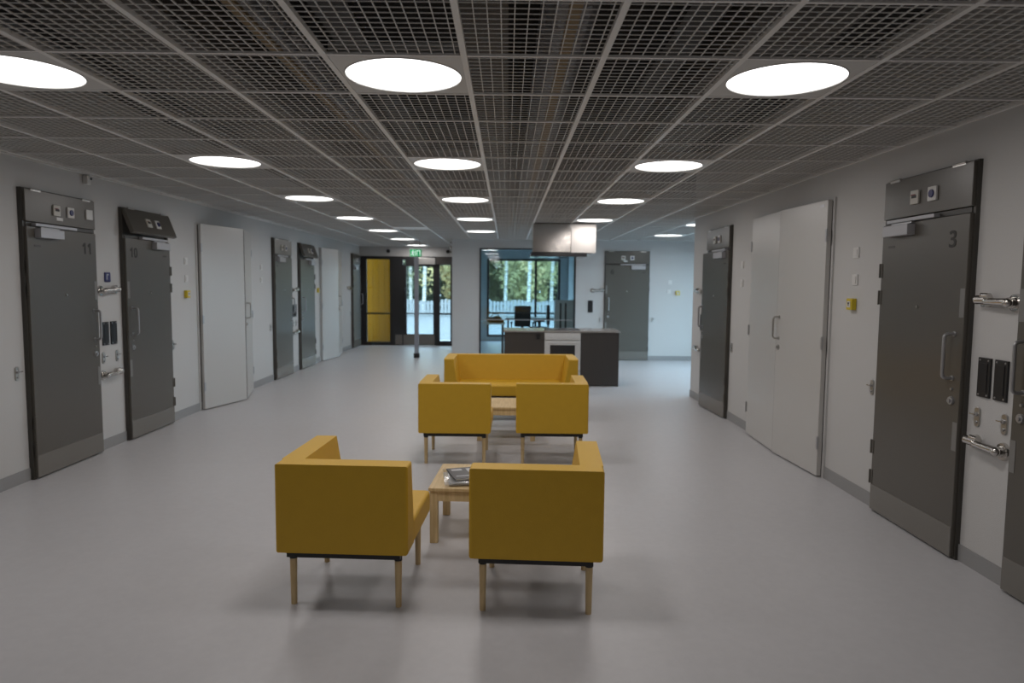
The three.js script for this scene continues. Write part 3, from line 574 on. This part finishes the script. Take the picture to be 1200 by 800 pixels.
// ---------------------------------------------------------------- inner window and office
{
  const w = thing('window_2', 'large inner window with thin dark frame looking into the office', 'window', [0, 0, -ZB], 0, null, 'structure');
  mesh('frame', [bx(-0.6, -0.57, 0.08, 2.4, -0.15, 0.012), bx(1.45, 1.48, 0.08, 2.4, -0.15, 0.012), bx(-0.57, 1.45, 2.375, 2.4, -0.15, 0.012), bx(-0.57, 1.45, 0.08, 0.11, -0.15, 0.012)], M.mullion, w);
  mesh('pane', bx(-0.57, 1.45, 0.11, 2.375, -0.08, -0.07), M.tint, w);
  mesh('rail', bx(-0.57, 1.45, 0.85, 0.868, -0.07, -0.05), M.handle, w);
  const o = thing('window_3', 'outer office window with dark mullions facing the birch trees', 'window', [0, 0, -20.1], 0, null, 'structure');
  mesh('frame', [bx(-0.58, -0.52, 0.12, 2.36, -0.06, 0.05), bx(1.46, 1.52, 0.12, 2.36, -0.06, 0.05), bx(-0.52, 1.46, 2.3, 2.36, -0.06, 0.05), bx(-0.52, 1.46, 0.12, 0.18, -0.06, 0.05)], M.mullion, o);
  mesh('mullion', bx(0.79, 0.85, 0.18, 2.3, -0.06, 0.05), M.mullion, o);
  mesh('rail', [bx(-0.52, 0.79, 0.78, 0.83, -0.06, 0.05), bx(0.85, 1.46, 0.78, 0.83, -0.06, 0.05)], M.mullion, o);
  mesh('pane', bx(-0.52, 0.79, 0.83, 2.3, -0.012, -0.002), M.tint, o);
  mesh('pane', bx(-0.52, 0.79, 0.18, 0.78, -0.012, -0.002), M.tint, o);
  mesh('pane', bx(0.85, 1.46, 0.83, 2.3, -0.012, -0.002), M.tint, o);
  mesh('pane', bx(0.85, 1.46, 0.18, 0.78, -0.012, -0.002), M.tint, o);
  const d = thing('office_desk', 'pale desk along the passage wall inside the office', 'desk', [-0.55, 0, -16.5]);
  mesh('desk_top', bx(-0.45, 0.5, 0.7, 0.73, -0.4, 0.4, 0.004), M.office, d);
  for (const x of [-0.4, 0.45]) for (const z of [-0.35, 0.35]) mesh('leg', bx(x - 0.025, x + 0.025, 0, 0.7, z - 0.025, z + 0.025), M.black, d);
  const b = thing('desk_bag', 'black bag lying on the pale office desk', 'bag', [-0.28, 0.73, -16.4]);
  const bag = new THREE.SphereGeometry(0.2, 24, 14); const q = bag.attributes.position;
  for (let i = 0; i < q.count; i++) q.setXYZ(i, q.getX(i) * (1 + 0.1 * Math.sin(q.getZ(i) * 20)), Math.max(0, 0.06 + q.getY(i) * 0.45 + 0.02 * Math.sin(q.getX(i) * 25)), q.getZ(i) * 0.7);
  bag.computeVertexNormals(); mesh('body', bag, M.black, b);
  mesh('strap', tube([[-0.1, 0.12, 0], [-0.05, 0.2, 0.02], [0.06, 0.2, 0], [0.1, 0.12, 0]], 0.01, 16, 6), M.black, b);
  function officeChair(label, X, Z, turn) {
    const t = thing('office_chair', label, 'office chair', [X, 0, -Z], turn);
    mesh('backrest', bx(-0.2, 0.2, 0.58, 1.1, -0.04, 0.04, 0.03), M.black, t);
    mesh('seat', bx(-0.24, 0.24, 0.43, 0.52, 0.02, 0.5, 0.03), M.black, t);
    mesh('back_post', bx(-0.03, 0.03, 0.4, 0.62, -0.03, 0.02), M.black, t);
    mesh('gas_lift', cyl(0.03, 0.025, 0.34, 0, 0.27, 0.25), M.steel, t);
    for (const s of [-1, 1]) mesh('armrest', [bx(s * 0.27 - 0.03, s * 0.27 + 0.03, 0.66, 0.69, 0.08, 0.38, 0.01), bx(s * 0.27 - 0.015, s * 0.27 + 0.015, 0.45, 0.66, 0.2, 0.25)], M.black, t);
    for (let k = 0; k < 5; k++) { const a = k / 5 * Math.PI * 2; mesh('base_arm', [new THREE.BoxGeometry(0.28, 0.03, 0.04).translate(0.14, 0.09, 0).rotateY(a).translate(0, 0, 0.25), cyl(0.028, 0.028, 0.03, 0.27 * Math.cos(a), 0.029, 0.25 - 0.27 * Math.sin(a), 'x', 14)], M.black, t); }
  }
  officeChair('black office chair seen from behind inside the office', 0.385, 17.3, Math.PI);
  officeChair('black office chair turned sideways beside the other in the office', 1.08, 18.32, -Math.PI / 2);
  const tb = thing('meeting_table', 'dark office table under the window between the office chairs', 'table', [0.75, 0, -19.0]);
  mesh('table_top', bx(-0.8, 0.75, 0.7, 0.73, -0.35, 0.35, 0.004), M.island, tb);
  for (const x of [-0.72, 0.66]) for (const z of [-0.3, 0.3]) mesh('leg', bx(x - 0.025, x + 0.025, 0, 0.7, z - 0.025, z + 0.025), M.black, tb);
  const cab = thing('glass_cabinet', 'pale blue cabinet with dark posts against the office side wall', 'cabinet', [1.36, 0, -16.4]);
  mesh('body', bx(-0.22, 0.245, 0, 1.24, -0.5, 0, 0.006), M.white, cab);
  for (const x of [-0.1, 0.02]) mesh('door_post', bx(x - 0.02, x + 0.02, 0.05, 1.2, 0, 0.015), M.island, cab);
  mesh('top', bx(-0.235, 0.255, 1.24, 1.26, -0.51, 0.015, 0.004), M.white, cab);
  for (const [y, l] of [[2.08, 'upper small dark box on the office side wall'], [1.71, 'lower small dark box on the office side wall']]) tag(mesh('wall_box', bx(1.71, 1.75, y - 0.07, y + 0.07, -18.05, -17.9, 0.01), M.island), l, 'box');
}

{ // daylight window of the recess
  const w = thing('window_4', 'tall dark framed window in the recess beside door six', 'window', [XS + 0.1, 0, -12.55], 0, null, 'structure');
  mesh('frame', [bx(-0.04, 0.04, 0.2, 0.26, -2.15, 2.15), bx(-0.04, 0.04, 2.39, 2.45, -2.15, 2.15), ...[-2.12, -0.7, 0.7, 2.12].map((z) => bx(-0.04, 0.04, 0.26, 2.39, z - 0.03, z + 0.03))], M.mullion, w);
  for (const z of [-1.41, 0, 1.41]) mesh('pane', bx(-0.005, 0.005, 0.26, 2.39, z - 0.68, z + 0.68), M.glass, w);
}
// ---------------------------------------------------------------- outdoors
tag(mesh('yard', [fb(-90, 90, -0.4, -0.22, 20.3, 120), fb(4.85, 90, -0.4, -0.22, -30, 20.3)], M.asphalt), 'pale grey asphalt yard outside the windows', 'yard', null, 'structure');
{
  const f = thing('white_fence', 'low white slatted fence at the edge of the trees', 'fence', [0, -0.22, -40]);
  const slats = []; for (let x = -16; x < 14; x += 0.2) slats.push(bx(x, x + 0.15, 0.06, 0.92 + 0.05 * Math.sin(x * 3), 0, 0.02));
  const sl = mesh('slats', slats, M.fenceWhite, f); sl.userData.kind = 'stuff';
  for (let x = -16; x <= 14; x += 2.5) mesh('post', bx(x - 0.05, x + 0.05, 0, 1.0, -0.1, 0), M.fenceWhite, f);
  mesh('rail', [bx(-16, 14, 0.25, 0.33, -0.03, 0), bx(-16, 14, 0.7, 0.78, -0.03, 0)], M.fenceWhite, f);
}
function crown(n, cx, cy, cz, rx, ry, rz, s) {
  const pos = new Float32Array(n * 9), a = new THREE.Vector3(), b = new THREE.Vector3(), c = new THREE.Vector3();
  for (let i = 0; i < n; i++) {
    const u = rr(-1, 1), th = rr(0, 6.283), r = Math.cbrt(rr(0.12, 1)), q = Math.sqrt(1 - u * u);
    a.set(cx + rx * r * q * Math.cos(th), cy + ry * r * u, cz + rz * r * q * Math.sin(th));
    b.set(rr(-1, 1), rr(-1, 1), rr(-1, 1)).normalize().multiplyScalar(s * rr(0.6, 1.3)); c.set(rr(-1, 1), rr(-1, 1), rr(-1, 1)).normalize().multiplyScalar(s * rr(0.6, 1.3));
    pos.set([a.x, a.y, a.z, a.x + b.x, a.y + b.y, a.z + b.z, a.x + c.x, a.y + c.y, a.z + c.z], i * 9);
  }
  const g = new THREE.BufferGeometry(); g.setAttribute('position', new THREE.BufferAttribute(pos, 3)); g.computeVertexNormals(); return g;
}
for (let k = 0; k < 13; k++) {                                   // birches along the fence
  const x = -13 + k * 1.6 + rr(-0.2, 0.2), z = (k % 2 ? 43 : 46.6) + rr(-0.2, 0.2), m = leafMat[k < 5 ? [3, 1, 3][k % 3] : [0, 2, 0, 1][k % 4]];
  const t = thing('birch_tree', k < 5 ? 'slim green birch behind the fence, seen through the entrance' : 'slim yellow green birch behind the fence, seen through the office', 'tree', [x, -0.22, -z], 0, k < 5 ? 'birches seen through the entrance' : 'birches seen through the office');
  const lean = rr(-0.3, 0.3);
  mesh('trunk', tube([[0, -0.1, 0], [lean * 0.3, 3, 0], [lean, 7, 0.1], [lean * 1.4, 11, 0]], 0.11, 12, 8), M.bark, t);
  mesh('foliage', crown(900, lean, 6.6, 0, 1.15, 5.6, 1.15, 0.2), m, t);
}
for (let k = 0; k < 14; k++) {                                   // darker trees behind
  const x = -20 + k * 2.4 + rr(-0.15, 0.15), z = k % 2 ? 51 : 57, m = leafMat[k < 7 ? (k % 2 ? 4 : 3) : [1, 0, 3, 2][k % 4]];
  const t = thing('forest_tree', k < 7 ? 'dense dark green tree deep in the wood beyond the yard' : 'broad autumn green tree deep in the wood beyond the fence', 'tree', [x, -0.22, -z], 0, k < 7 ? 'dark trees beyond the yard' : 'autumn trees beyond the fence');
  mesh('trunk', cyl(0.18, 0.08, 10, 0, 5, 0, 'y', 8), M.darkBark, t);
  mesh('foliage', crown(3600, 0, 5.8, 0, 1.95, 6.6, 1.9, 0.46), m, t);
}
for (let k = 0; k < 14; k++) {                                   // the wood goes on behind
  const t = thing('spruce_tree', k < 6 ? 'dark spruce closing the wood behind the yard' : 'olive green spruce closing the wood behind the birches', 'tree', [-24 + k * 3.2, -0.22, k % 2 ? -66 : -72], 0, k < 6 ? 'dark spruces at the back' : 'olive spruces at the back');
  mesh('trunk', cyl(0.2, 0.08, 11, 0, 5.5, 0, 'y', 8), M.darkBark, t);
  mesh('foliage', crown(3400, 0, 5.5, 0, 2.0, 8, 1.9, 0.6), leafMat[k < 6 ? 3 : 1], t);
}
renderer.render(scene, camera);
